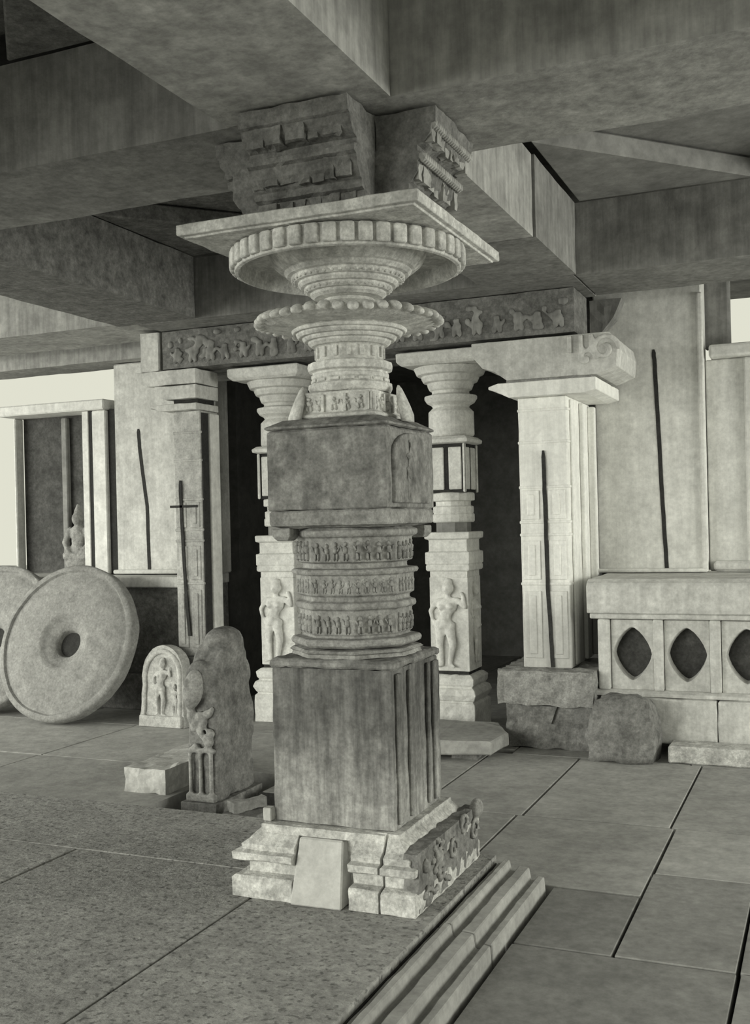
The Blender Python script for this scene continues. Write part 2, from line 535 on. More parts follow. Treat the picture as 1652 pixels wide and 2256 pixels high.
beam('heavy stone beam coming overhead from the pillar toward the viewer', -0.36, 0.36, -4.6, -0.36, seed=1, mat='beamlt')
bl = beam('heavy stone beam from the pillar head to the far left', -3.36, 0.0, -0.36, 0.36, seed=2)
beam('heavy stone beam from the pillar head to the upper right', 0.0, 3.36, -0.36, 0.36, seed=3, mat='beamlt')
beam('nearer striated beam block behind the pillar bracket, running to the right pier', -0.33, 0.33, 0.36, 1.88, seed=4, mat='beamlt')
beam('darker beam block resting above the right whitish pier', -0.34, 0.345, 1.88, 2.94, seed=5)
beam('far left beam running back toward the left pier', -3.36, -2.64, 0.36, 2.94, seed=6, mat='brk')  # darker stone tone stands for the shade in the left bay
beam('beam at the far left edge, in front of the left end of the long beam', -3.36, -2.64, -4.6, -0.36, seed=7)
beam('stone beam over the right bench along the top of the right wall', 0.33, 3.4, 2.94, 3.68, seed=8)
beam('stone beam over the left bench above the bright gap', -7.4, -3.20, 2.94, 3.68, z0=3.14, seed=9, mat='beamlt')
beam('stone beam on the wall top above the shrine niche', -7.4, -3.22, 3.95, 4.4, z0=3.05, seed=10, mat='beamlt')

lintel = thing('carved_lintel', 'dark carved lintel over the doorway between the two piers', 'lintel')
obj('lintel_block', weather(box(B(), -3.18, 0.25, 3.27, 3.70, 2.80, 3.11), 0.08, 0.008, 8, 3), 'brk', lintel)  # dark tone puts the shade over the doorway into the colour
fr = B()
rl = random.Random(4)
frieze(fr, -3.1, 0.22, 2.83, 3.0, 22, 0.03, rl)
rr_ = random.Random(6)
for f in range(60):
    ell(fr, (rr_.uniform(-3.1, 0.2), 0.0, rr_.uniform(2.83, 3.08)), (rr_.uniform(.015, .05), 0.022, rr_.uniform(.015, .045)), sub=1)
fr.transform(Matrix.Translation((0, 3.265, 0)))
fuse(obj('carved_frieze', fr, 'beam', lintel), 0.011, 3)
obj('upper_course', box(B(), -3.19, 0.32, 2.95, 3.70, 3.118, 3.59), 'beam', lintel)

# ------------------------------------------------------------------ main pillar
pillar = thing('carved_pillar', 'tall carved stone pillar with wide round capital on the raised platform', 'pillar')

# plinth: pieces cut from one moulded square course
PL = [(0.398, 0.001), (0.398, 0.075), (0.388, 0.085), (0.346, 0.092), (0.346, 0.135), (0.372, 0.140), (0.396, 0.150), (0.398, 0.178), (0.366, 0.184), (0.370, 0.206), (0.345, 0.222), (0.315, 0.255), (0.302, 0.268), (0.302, 0.282)]
core = ngon(B(), [(0.30, 0.002), (0.30, 0.28)], 4)
plinth = obj('plinth', core, 'plinth', pillar)
pieces = [(-0.42, -0.128, None, None), (0.118, 0.244, None, None), (0.252, 0.42, None, None)]
for i, (lo, hi, _, _) in enumerate(pieces):
    bm = cut(ngon(B(), PL, 4), 'X', lo, hi)
    if i < 2:
        bm = cut(bm, 'Y', None, -0.297)
        if i == 0:
            bm.transform(Matrix.Translation((0, 0, 0)))
    weather(bm, 0.03, 0.007, 16, 3 * i)
    obj('plinth_stone', bm, 'plinth', plinth, bevel=0.003)
bm = cut(cut(ngon(B(), PL, 4), 'X', None, 0.245), 'Y', 0.29, None)
obj('plinth_stone', weather(bm, 0.05, 0.008, 14, 21), 'plinth', plinth)
bm = cut(cut(cut(ngon(B(), PL, 4), 'X', None, -0.295), 'Y', -0.295, 0.29), 'Z', None, None)
obj('plinth_stone', weather(bm, 0.05, 0.008, 14, 31), 'plinth', plinth)
pat = ring_loft(B(), [[(-0.125, -0.425, 0.002), (0.096, -0.418, 0.002), (0.096, -0.29, 0.002), (-0.125, -0.29, 0.002)],
                      [(-0.120, -0.335, 0.245), (0.072, -0.335, 0.245), (0.072, -0.29, 0.245), (-0.120, -0.29, 0.245)]])
tag(obj('patch_stone', pat, 'patch', plinth, bevel=0.006), 'smooth pale repair stone')
obj('plinth_stone', weather(box(B(), -0.30, 0.245, -0.325, -0.285, 0.247, 0.281), 0.03, 0.006, 15, 2), 'plinth', plinth)
tag(obj('corner_chip', weather(box(B(), -0.305, -0.268, -0.30, -0.262, 0.283, 0.338), 0.02, 0.004, 30, 4), 'patch', pillar, bevel=0.004), 'small white upright block')
# carved right side of the plinth: rosette and scrolls, toned darker for its weaker light
sc_ = B()
ell(sc_, (0.0, 0, 0.165), (0.038, 0.02, 0.04))
for k in range(8):
    a = k * PI / 4
    ell(sc_, (0.062 * math.cos(a), 0, 0.165 + 0.062 * math.sin(a)), (0.022, 0.016, 0.02), sub=1)
for k in range(3):
    for t in range(11):
        a = t * 0.6
        r_ = 0.05 - 0.0032 * t
        ell(sc_, (0.18 + k * 0.14 + r_ * math.cos(a), 0, 0.10 + 0.06 * (k % 2) + 0.04 + r_ * math.sin(a)), (0.014, 0.016, 0.014), sub=1)
for t in range(9):
    ell(sc_, (-0.16 + 0.035 * t, 0, 0.06 + 0.018 * math.sin(t * 1.4)), (0.02, 0.015, 0.02), sub=1)
ell(sc_, (-0.14, 0, 0.17), (0.04, 0.02, 0.035), sub=1)
ell(sc_, (0.50, 0, 0.23), (0.05, 0.03, 0.045), sub=2)
sc_.transform(Matrix.Translation((0.402, -0.15, 0)) @ Matrix.Rotation(PI / 2, 4, 'Z'))
fuse(obj('rosette_relief', sc_, 'drum', plinth), 0.009, 3)
obj('relief_back', weather(box(B(), 0.34, 0.398, -0.365, 0.375, 0.012, 0.235), 0.025, 0.016, 20, 8), 'rough', plinth)

# lower square block
lb = weather(ngon(B(), [(0.265, 0.283), (0.265, 0.905), (0.262, 0.912)], 4), 0.03, 0.006, 9, 1)
shaft = obj('lower_block', lb, 'dark', pillar)
st = B()
for y, w in ((-0.205, 0.030), (-0.09, 0.012), (0.12, 0.012), (0.215, 0.034)):
    box(st, 0.262, 0.279, y - w, y + w, 0.30, 0.895)
weather(st, 0.04, 0.004, 20, 4)
obj('side_strips', st, 'dark', shaft, bevel=0.005)
cp = ngon(B(), [(0.266, 0.914), (0.272, 0.922), (0.272, 0.938), (0.264, 0.946), (0.256, 0.95)], 4)
obj('cap_slab', weather(cp, 0.03, 0.010, 14, 6), 'darkup', pillar)
tr = ngon(B(), [(0.255, 0.951), (0.25, 0.965), (0.262, 0.972), (0.250, 0.982), (0.222, 0.985)], 8)
obj('octagonal_base', weather(tr, 0.03, 0.006, 15, 2), 'drum', pillar)

# middle drum: eight sided, two carved friezes and mouldings
DR = [(0.215, 0.986), (0.236, 0.990), (0.254, 1.000), (0.258, 1.014), (0.250, 1.026), (0.212, 1.030), (0.212, 1.040), (0.222, 1.044), (0.222, 1.142), (0.236, 1.148), (0.239, 1.158), (0.236, 1.172),
      (0.214, 1.180), (0.214, 1.196), (0.232, 1.206), (0.232, 1.285), (0.246, 1.288), (0.252, 1.300), (0.246, 1.310), (0.206, 1.313), (0.206, 1.334), (0.228, 1.340),
      (0.228, 1.438), (0.243, 1.444), (0.250, 1.452), (0.250, 1.468), (0.225, 1.480)]
drum = obj('middle_drum', ngon(B(), DR, 8), 'drum', pillar, bevel=0.003)
for z0, z1, ap, n in ((1.048, 1.138, 0.222, 4), (1.345, 1.434, 0.228, 4), (1.212, 1.28, 0.232, 5)):
    rnd = random.Random(int(z0 * 1000))
    side = ap * math.tan(PI / 8) * 0.94
    w = 2 * side / n
    variants = []
    for v in range(3):
        fb = frieze(B(), -w / 2, w / 2, 0, z1 - z0, 1, 0.018 if z0 != 1.212 else 0.007, rnd)
        me = bpy.data.meshes.new('figure_relief')
        fb.to_mesh(me)
        fb.free()
        for p in me.polygons:
            p.use_smooth = True
        me.materials.append(M['drum'])
        variants.append(me)
    for k in range(8):
        ang = k * PI / 4
        for i in range(n):
            o = bpy.data.objects.new('figure_relief', variants[rnd.randrange(3)])
            COL.objects.link(o)
            o.parent = drum
            u = -side + (i + 0.5) * w
            o.location = (ap * math.cos(ang) - u * math.sin(ang), ap * math.sin(ang) + u * math.cos(ang), z0)
            o.rotation_euler = (0, 0, ang + PI / 2)
            o.scale = (1, 1, rnd.uniform(0.92, 1.03))

# upper block with its thin foot slab and sloping top
obj('foot_slab', weather(ngon(B(), [(0.222, 1.481), (0.235, 1.486), (0.258, 1.492), (0.262, 1.50), (0.262, 1.545), (0.255, 1.553)], 4), 0.03, 0.004, 15, 7), 'drum', pillar)
for sx, sy in ((-1, -1), (-1, 1), (1, 1)):
    obj('corner_drop', weather(ngon(B(), [(0.028, 1.43), (0.042, 1.45), (0.042, 1.482)], 4, sx * 0.215, sy * 0.215), 0.02, 0.003, 20, sx), 'drum', pillar, bevel=0.004)
ub = obj('upper_block', weather(ngon(B(), [(0.258, 1.554), (0.265, 1.56), (0.265, 1.875), (0.256, 1.884)], 4), 0.03, 0.006, 9, 11), 'darkup', pillar)
# raised arched panel on the right face, plain raised field on the left face
ap = B()
pts = [(-0.21, 1.575)] + [(-0.21 + 0.0, 1.78)] + [(-0.21 * math.cos(t * PI / 10), 1.78 + 0.085 * math.sin(t * PI / 10)) for t in range(1, 10)] + [(0.21, 1.78), (0.21, 1.575)]
ring_loft(ap, [[(0.262, u, z) for u, z in pts], [(0.279, u * 0.96, z) for u, z in pts]])
obj('arched_panel', ap, 'darkup', ub, bevel=0.006, seg=2)
rf = B()
relief_figure(rf, 0.25, 1, 0.25)
rf.transform(Matrix.Translation((0.279, -0.05, 1.585)) @ Matrix.Rotation(PI / 2, 4, 'Z'))
fuse(obj('worn_relief', rf, 'darkup', ub), 0.007)
obj('sloping_top', weather(ngon(B(), [(0.262, 1.885), (0.272, 1.890), (0.272, 1.898), (0.215, 1.928), (0.19, 1.932)], 4), 0.03, 0.005, 13, 5), 'darkup', pillar)

# calyx with carved panels and upright corner leaves
cal = obj('calyx_block', ngon(B(), [(0.185, 1.933), (0.19, 1.945), (0.178, 1.953), (0.165, 1.958), (0.165, 2.03), (0.172, 2.036), (0.16, 2.045)], 4), 'pale', pillar, bevel=0.004)
cf = B()
rnd = random.Random(8)
for k in range(4):
    ang = k * PI / 2
    one = frieze(B(), -0.15, 0.15, 1.962, 2.028, 5, 0.016, rnd)
    for u in (-0.15, -0.05, 0.05, 0.15):
        box(one, u - 0.006, u + 0.006, -0.012, 0.004, 1.958, 2.03)
    join_at(cf, one, on_face(0.165 * math.cos(ang), 0.165 * math.sin(ang), ang))
obj('carved_panels', cf, 'pale', cal, smooth=False)
for k in range(4):
    lfm = B()
    rings = []
    for t, w, th, out in ((0, .05, .05, .252), (.2, .056, .05, .25), (.45, .05, .045, .238), (.7, .038, .036, .226), (.9, .02, .024, .218), (1, .005, .008, .214)):
        rings.append([(out + th * 0.5 * math.cos(a), w * math.sin(a), 1.915 + 0.155 * t) for a in [i * PI / 4 for i in range(8)]])
    ring_loft(lfm, rings)
    lfm.transform(Matrix.Rotation((R(225), R(3), R(90), R(135))[k], 4, 'Z'))
    obj('corner_leaf', lfm, 'pale', pillar, smooth=True)

# neck, thin lotus disc, bell, capital
NK = [(0.165, 2.046), (0.172, 2.052), (0.178, 2.066), (0.176, 2.082), (0.160, 2.088), (0.158, 2.104), (0.164, 2.108), (0.164, 2.122), (0.156, 2.127), (0.158, 2.134), (0.176, 2.140),
      (0.180, 2.155), (0.176, 2.172), (0.148, 2.178), (0.140, 2.19), (0.140, 2.238), (0.150, 2.243)]
neck = obj('neck', ngon(B(), NK, 16), 'pale', pillar, bevel=0.002)
nb = B()
for k in range(16):
    a = k * PI / 8
    one = box(B(), -0.008, 0.008, -0.010, 0.006, 2.192, 2.236)
    join_at(nb, one, on_face(0.140 * math.cos(a), 0.140 * math.sin(a), a))
    one = box(B(), -0.022, 0.022, -0.007, 0.006, 2.090, 2.103)
    join_at(nb, one, on_face(0.160 * math.cos(a), 0.160 * math.sin(a), a))
obj('neck_fillets', nb, 'pale', neck, bevel=0.002)
LD = [(0.150, 2.244), (0.162, 2.246), (0.176, 2.258), (0.176, 2.266), (0.192, 2.266), (0.200, 2.276), (0.200, 2.282), (0.216, 2.282), (0.226, 2.293), (0.226, 2.300), (0.240, 2.300),
      (0.247, 2.312), (0.235, 2.318), (0.33, 2.330), (0.372, 2.342), (0.372, 2.362), (0.33, 2.366), (0.20, 2.392), (0.12, 2.43), (0.11, 2.446)]
lot = obj('lotus_disc', ngon(B(), LD, 48, apothem=False), 'pale', pillar, smooth=False, bevel=0.002)
for k in range(40):
    a = 2 * PI * k / 40
    if k == 0:
        p = ell(B(), (0, 0, 0), (0.040, 0.026, 0.019), sub=2)
        petal0 = obj('petal', p, 'pale', lot, smooth=True)
        pt = petal0
    else:
        pt = petal0.copy()
        COL.objects.link(pt)
        pt.parent = lot
    rr = 0.368
    pt.location = (rr * math.cos(a), rr * math.sin(a), 2.354 + 0.004 * math.sin(k * 5.1))
    pt.rotation_euler = (0, 0.35, a)
BL = [(0.11, 2.446), (0.145, 2.450), (0.162, 2.462), (0.160, 2.472), (0.176, 2.474), (0.188, 2.486), (0.186, 2.494), (0.202, 2.496), (0.214, 2.508), (0.212, 2.516), (0.228, 2.519),
      (0.242, 2.532), (0.241, 2.540), (0.258, 2.544), (0.270, 2.556), (0.27, 2.562), (0.285, 2.566), (0.315, 2.59), (0.332, 2.615), (0.336, 2.628), (0.30, 2.630)]
bell = obj('bell', ngon(B(), BL, 64, apothem=False), 'cap', pillar, bevel=0.0015)
br = B()
for rr, zz, n, s in ((0.180, 2.484, 34, 0.010), (0.234, 2.528, 44, 0.010)):
    for k in range(n):
        a = 2 * PI * k / n
        ell(br, (rr * math.cos(a), rr * math.sin(a), zz), (s, s, s * 0.8), sub=1)
obj('bead_rows', br, 'cap', bell, smooth=True)
CP = [(0.30, 2.627), (0.448, 2.628), (0.452, 2.575), (0.462, 2.558), (0.478, 2.562), (0.482, 2.58), (0.482, 2.640), (0.474, 2.650), (0.30, 2.652)]
rim = obj('capital_disc', ngon(B(), CP, 72, apothem=False), 'cap', pillar, bevel=0.002)
for k in range(44):
    a = 2 * PI * k / 44
    if k == 0:
        bm = weather(ring_loft(B(), [[(x, y, z) for x, y in ((-0.01, -0.030), (0.016, -0.026), (0.016, 0.026), (-0.01, 0.030))] for z in (-0.042, 0.034)]), 0.03, 0.002, 30)
        rb0 = obj('rim_block', bm, 'cap', rim, bevel=0.010, seg=3)
        o = rb0
    else:
        o = rb0.copy()
        COL.objects.link(o)
        o.parent = rim
    o.location = (0.484 * math.cos(a), 0.484 * math.sin(a), 2.612)
    o.rotation_euler = (0, 0, a)
ab = ngon(B(), [(0.492, 2.653), (0.494, 2.661), (0.513, 2.662), (0.516, 2.666), (0.516, 2.703), (0.508, 2.707)], 4)
obj('abacus', weather(ab, 0.05, 0.006, 12, 9), 'cap', pillar, bevel=0.003)

# bracket above the abacus: cross of four stepped arms
bracket = thing('cross_bracket', 'dark stepped cross bracket on top of the pillar slab', 'bracket', (0, 0, 2.717))
BP = [(0, 0.0), (0.31, 0.0), (0.34, 0.03), (0.345, 0.07), (0.37, 0.078), (0.375, 0.088), (0.375, 0.105), (0.385, 0.112), (0.41, 0.15), (0.415, 0.19), (0.435, 0.198), (0.435, 0.222), (0.415, 0.228),
      (0.415, 0.25), (0.445, 0.262), (0.47, 0.295), (0.475, 0.325), (0.49, 0.332), (0.495, 0.390), (0, 0.390)]
for k in range(4):
    bm = ring_loft(B(), [[(u, w, z) for u, z in BP] for w in (-0.235, 0.235)])
    if k:
        bmesh.ops.scale(bm, vec=(1, 1, 1), verts=bm.verts[:])
    cut(bm, 'X', 0.236, None)
    bm.transform(Matrix.Rotation(k * PI / 2, 4, 'Z'))
    arm = obj('bracket_arm', weather(bm, 0.035, 0.014, 15, k * 2.3), 'brk', bracket)
    rb = B()
    rnd = random.Random(k + 20)
    for row, (u, z, hh) in enumerate(((0.338, 0.045, 0.03), (0.398, 0.15, 0.045), (0.462, 0.285, 0.035))):
        w = -0.225
        while w < 0.20:
            ww = rnd.uniform(0.03, 0.085)
            box(rb, u - 0.03, u + rnd.uniform(0.0, 0.022), w, min(w + ww, 0.228), z - hh * rnd.uniform(0.6, 1), z + hh * rnd.uniform(0.6, 1))
            w += ww + rnd.uniform(0.008, 0.02)
    weather(rb, 0.02, 0.018, 30, k)
    if k == 0:                                                      # pale worn roll along the edge of the right arm
        limb(rb, [(0.478, -0.22, 0.325), (0.478, 0.22, 0.325)], [0.020, 0.020], 1, 1.1)
        limb(rb, [(0.43, -0.22, 0.205), (0.43, 0.22, 0.205)], [0.022, 0.022], 1, 1.1)
    for s in ():
        for t in range(14):
            a = t * 0.55
            r_ = 0.075 - 0.0045 * t
            ell(rb, (0.33 + r_ * math.cos(a), s * 0.235, 0.21 + r_ * math.sin(a)), (0.017, 0.012, 0.017), sub=1)
    rb.transform(Matrix.Rotation(k * PI / 2, 4, 'Z'))
    obj('carved_rolls', rb, 'beamlt' if k == 0 else 'brk', arm)
obj('bracket_core', box(B(), -0.235, 0.235, -0.235, 0.235, 0.001, 0.398), 'brk', bracket)


# ------------------------------------------------------------------ door pillars (copied)
def door_pillar():
    t = thing('door_pillar', 'x', 'pillar', (-0.83, 3.72, -0.12), 'slender pillars flanking the dark doorway')
    z = lambda v: v + 0.12
    obj('base_block', weather(ngon(B(), [(0.205, 0.0), (0.205, z(0.10)), (0.185, z(0.115)), (0.20, z(0.13)), (0.215, z(0.17)), (0.2, z(0.21)), (0.175, z(0.225)), (0.19, z(0.245)), (0.195, z(0.29)), (0.165, z(0.315)), (0.15, z(0.32))], 4), 0.04, 0.010, 14, 3), 'door', t, bevel=0.004)
    sh = obj('figure_block', weather(ngon(B(), [(0.155, z(0.345)), (0.155, z(1.06)), (0.15, z(1.065))], 4), 0.08, 0.004, 9), 'door', t, bevel=0.004)
    fb = relief_figure(B(), 0.67, 1, 1.05, -0.168, -0.01, z(0.37))
    bmesh.ops.scale(fb, vec=(1.18, 1, 1), verts=fb.verts[:])
    fuse(obj('dancer_relief', fb, 'door', sh), 0.009)
    fb = relief_figure(B(), 0.62, -1, 0.7, -0.158, 0.0, z(0.39), False)
    fb.transform(Matrix.Rotation(PI / 2, 4, 'Z'))
    fuse(obj('dancer_relief', fb, 'door', sh), 0.009)
    obj('joint_block', ngon(B(), [(0.145, z(0.318)), (0.145, z(0.347))], 4), 'crack', t)
    obj('joint_block', ngon(B(), [(0.150, z(1.064)), (0.150, z(1.14))], 4), 'door', t)
    obj('moulded_block', ngon(B(), [(0.165, z(1.11)), (0.175, z(1.12)), (0.175, z(1.155)), (0.168, z(1.16)), (0.178, z(1.165)), (0.178, z(1.255)), (0.155, z(1.262)), (0.155, z(1.35)), (0.180, z(1.36)), (0.182, z(1.405)), (0.17, z(1.41))], 4), 'door', t, bevel=0.004)
    obj('neck_block', ngon(B(), [(0.125, z(1.408)), (0.125, z(1.482))], 8), 'inner', t)
    obj('round_courses', ngon(B(), [(0.150, z(1.482)), (0.162, z(1.49)), (0.162, z(1.545)), (0.150, z(1.552)), (0.156, z(1.56)), (0.156, z(1.605)), (0.135, z(1.61)), (0.135, z(1.645)), (0.165, z(1.65)), (0.165, z(1.70)), (0.16, z(1.71)), (0.14, z(1.715))], 16), 'door', t, bevel=0.004)
    pb = obj('panel_block', ngon(B(), [(0.138, z(1.712)), (0.138, z(2.085))], 4), 'crack', t)
    for k in range(4):
        pn = B()
        for u in (-0.071, 0.071):
            box(pn, u - 0.052, u + 0.052, -0.150, -0.136, z(1.735), z(2.06))
        for u in (-0.150, 0.150):
            box(pn, u - 0.009, u + 0.009, -0.158, -0.136, z(1.712), z(2.085))
        pn.transform(Matrix.Rotation(k * PI / 2, 4, 'Z'))
        obj('panel', pn, 'door', pb, bevel=0.006)
    obj('cap_course', ngon(B(), [(0.15, z(2.086)), (0.185, z(2.095)), (0.19, z(2.12)), (0.165, z(2.14)), (0.16, z(2.145))], 4), 'door', t, bevel=0.004)
    obj('round_neck', ngon(B(), [(0.165, z(2.146)), (0.178, z(2.16)), (0.176, z(2.34)), (0.155, z(2.36)), (0.14, z(2.375)), (0.15, z(2.39)), (0.185, z(2.41)), (0.205, z(2.44)), (0.205, z(2.462)), (0.165, z(2.47)), (0.145, z(2.48)), (0.145, z(2.50)), (0.165, z(2.51)), (0.178, z(2.54)), (0.182, z(2.56)), (0.21, z(2.57)), (0.225, z(2.60)), (0.225, z(2.615)), (0.26, z(2.625)), (0.275, z(2.66)), (0.285, z(2.68))], 32, apothem=False), 'door', t, smooth=False, bevel=0.003)
    obj('capital_slab', weather(ngon(B(), [(0.29, z(2.681)), (0.315, z(2.70)), (0.325, z(2.715)), (0.325, z(2.775)), (0.31, z(2.782))], 4), 0.06, 0.005, 10), 'door', t, bevel=0.004)
    return t


dp = door_pillar()
dp['label'] = 'slender pale pillar with dancer relief just right of the main pillar'
dp2 = dup(dp, (-2.32, 3.72, -0.12), 'slender pale pillar half hidden behind the left edge of the main pillar')
# lintel over the door pillars
tag(obj('door_lintel', weather(box(B(), -3.18, 0.16, 3.708, 4.05, 2.785, 3.11), 0.1, 0.006, 6), 'beam'), 'plain dark lintel resting on the two slender door pillars', 'lintel', None, 'thing')


# ------------------------------------------------------------------ piers at the wall ends
def pier(x, y, label, zt, mirror, base=True):
    t = thing('wall_pier', label, 'pier', (x, y, -0.12))
    z = lambda v: v + 0.12
    s = -1 if mirror else 1
    sh = B()
    xl, dep = (-0.09, 0.27) if mirror else (-0.18, 0.78)
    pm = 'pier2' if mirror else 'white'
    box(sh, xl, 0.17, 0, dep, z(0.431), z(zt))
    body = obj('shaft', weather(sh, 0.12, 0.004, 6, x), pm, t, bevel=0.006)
    # vertical setbacks on the +x side
    if not mirror:
        obj('corner_roll', box(B(), 0.171, 0.187, 0.09, 0.19, z(0.45), z(zt - 0.02)), 'white', body, bevel=0.007, seg=2)
    if mirror:
        obj('side_joint', box(B(), 0.165, 0.182, 0.012, 0.10, z(0.45), z(zt - 0.02)), 'crack', body)
        obj('corner_roll', box(B(), 0.171, 0.20, 0.105, 0.25, z(0.45), z(zt - 0.02)), 'wall', body, bevel=0.010, seg=2)
    else:
        obj('corner_roll', box(B(), 0.171, 0.205, 0.40, 0.54, z(0.45), z(zt - 0.02)), 'white', body, bevel=0.010, seg=2)
        obj('corner_roll', box(B(), 0.171, 0.225, 0.70, 0.77, z(0.45), z(zt - 0.02)), 'white', body, bevel=0.010, seg=2)
    # horizontal bands on the front
    for zb in (2.26, 2.03, 1.71, 1.46, 1.37, 1.02):
        obj('band', box(B(), xl - 0.005, 0.178, -0.006, 0.08, z(zb), z(zb + 0.022)), pm, body, bevel=0.005)
    for zb0, zb1 in ((1.49, 1.70), (1.06, 1.34), (0.50, 0.98)):
        for u in ((-0.10, 0.085) if not mirror else (-0.03, 0.10)):
            w = 0.065 if not mirror else 0.048
            obj('raised_panel', box(B(), u - w, u + w, -0.008, 0.004, z(zb0), z(zb1)), pm, body, bevel=0.005)
            obj('panel_rib', box(B(), u - w * 0.4, u + w * 0.4, -0.016, -0.006, z(zb0 + 0.03), z(zb1 - 0.03)), pm, body, bevel=0.006)
    ck = [(0.0, 1.98), (0.005, 1.6), (0.012, 1.0), (0.035, 0.44)] if not mirror else [(-0.03, 1.88), (-0.02, 1.5), (0.0, 1.0), (0.03, 0.6)]
    crack([(u, z(v)) for u, v in ck], -0.014, body, 0.026)
    if mirror:
        obj('cross_joint', box(B(), -0.13, 0.13, -0.018, -0.006, z(1.655), z(1.675)), 'crack', body)
    # capital
    a0 = zt + 0.001
    if mirror:
        for nm, za, zb, xa in (('abacus', a0, 2.505, -0.27), ('bracket', 2.545, 2.655, -0.22), ('bracket', 2.665, 2.784, -0.40)):
            obj(nm, weather(extrude(B(), [(xa + 0.10, z(za)), (xa + 0.02, z(za + 0.03)), (xa, z(zb - 0.03)), (xa, z(zb)), (0.18, z(zb)), (0.18, z(za))], 'Y', -0.07, dep), 0.05, 0.008, 9, za), 'bench', t, bevel=0.004)
        obj('neck_block', box(B(), -0.08, 0.15, 0.0, dep - 0.02, z(2.504), z(2.668)), 'crack', t)
    else:
        obj('abacus', weather(extrude(B(), [(-0.22, z(a0)), (-0.31, z(a0 + 0.045)), (-0.37, z(a0 + 0.065)), (-0.37, z(a0 + 0.085)), (-0.30, z(a0 + 0.105)), (0.40, z(a0 + 0.105)), (0.40, z(a0 + 0.02)), (0.32, z(a0))], 'Y', -0.09, dep), 0.06, 0.005, 9, 2), 'white', t, bevel=0.004)
        b0, b1 = a0 + 0.125, 2.774
        obj('neck_block', box(B(), -0.25, 0.36, -0.04, dep - 0.1, z(a0 + 0.104), z(b0 + 0.01)), 'drum', t)
        br_ = obj('bracket', weather(extrude(B(), [(-0.24, z(b0)), (-0.33, z(b0 + 0.07)), (-0.42, z(b0 + 0.10)), (-0.50, z(b1 - 0.09)), (-0.50, z(b1)), (0.49, z(b1)), (0.53, z(b1 - 0.04)), (0.55, z(b1 - 0.12)), (0.54, z(b0 + 0.05)), (0.47, z(b0 + 0.02)), (0.40, z(b0))], 'Y', -0.06, dep - 0.08), 0.07, 0.006, 8, 4), 'bench', t, bevel=0.004)
    if not mirror:
        sv = B()
        for q, (cx, cz) in enumerate(((0.46, (b0 + b1) / 2 + 0.03), (0.33, (b0 + b1) / 2 - 0.03))):
            limb(sv, [(cx + (0.10 - 0.005 * k - 0.03 * q) * math.cos(k * 0.5), -0.062, z(cz + (0.10 - 0.005 * k - 0.03 * q) * math.sin(k * 0.5))) for k in range(16)], [0.020] * 16)
        for u in (0.22, 0.30, 0.37):
            box(sv, u - 0.014, u + 0.014, -0.085, -0.05, z(b1 - 0.13), z(b1 - 0.006))
        fuse(obj('bracket_scroll', sv, 'bench', br_), 0.010, 2)
    if base:
        bb = obj('base_block', weather(box(B(), -0.33, 0.345, -0.17, 0.6, z(0.19), z(0.43)), 0.04, 0.035, 9, 5), 'drum', t)
        st_ = obj('base_stool', weather(box(B(), -0.28, 0.33, -0.12, 0.55, z(-0.12), z(0.189)), 0.05, 0.035, 8, 9), 'brk', t)
        pp = B()
        poly_prism_y(pp, [(-0.02, z(0.185)), (0.09, z(0.185)), (0.045, z(0.06))], -0.145, -0.10)
        obj('pendant', weather(pp, 0.03, 0.006, 15), 'rough', bb)
    else:
        obj('base_block', weather(box(B(), -0.15, 0.21, -0.02, 0.42, 0.0, z(0.43)), 0.06, 0.006, 7, 5), 'rough', t)
    return t


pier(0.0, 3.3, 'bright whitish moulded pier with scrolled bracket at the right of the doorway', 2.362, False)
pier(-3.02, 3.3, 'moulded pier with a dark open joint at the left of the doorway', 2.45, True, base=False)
ub_ = thing('corbel_block', 'rough grey corbel stone under the ceiling on top of the left pier', 'stone', (-3.05, 3.30, 2.79))
obj('corbel', weather(box(B(), -0.33, -0.160, -0.05, 0.25, 0.001, 0.32), 0.06, 0.015, 8, 3), 'bench', ub_)

# ------------------------------------------------------------------ right bench with diamond openings
bench = thing('stone_bench', 'pale stone bench with lozenge pierced panels along the right wall', 'bench', (0.25, 3.25, -0.12))
def bobj(name, bm, mat, parent=None, **k):
    bm.transform(Matrix.Translation((-0.25, -3.25, 0.12)))
    return obj(name, bm, mat, parent or bench, **k)
bobj('seat_slab', weather(extrude(B(), [(3.24, 0.83), (3.235, 0.86), (3.235, 1.02), (3.25, 1.04), (3.30, 1.066), (4.22, 1.066), (4.22, 0.83)], 'X', 0.295, 2.9), 0.12, 0.005, 6, 4), 'bench', bevel=0.006)
bobj('under_moulding', extrude(B(), [(3.27, 0.79), (3.262, 0.80), (3.262, 0.829), (4.1, 0.829), (4.1, 0.79)], 'X', 0.31, 2.9), 'bench', bevel=0.006)
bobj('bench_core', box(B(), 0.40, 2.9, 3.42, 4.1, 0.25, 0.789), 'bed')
PX = [(0.36, 0.44), (0.735, 0.80), (1.105, 1.175), (1.50, 1.57), (1.89, 1.96)]
for i, (a, b) in enumerate(PX):
    bobj('panel_post', weather(box(B(), a, b, 3.27, 3.42, 0.30, 0.789), 0.08, 0.003, 9, i), 'bench', bevel=0.012, seg=2)
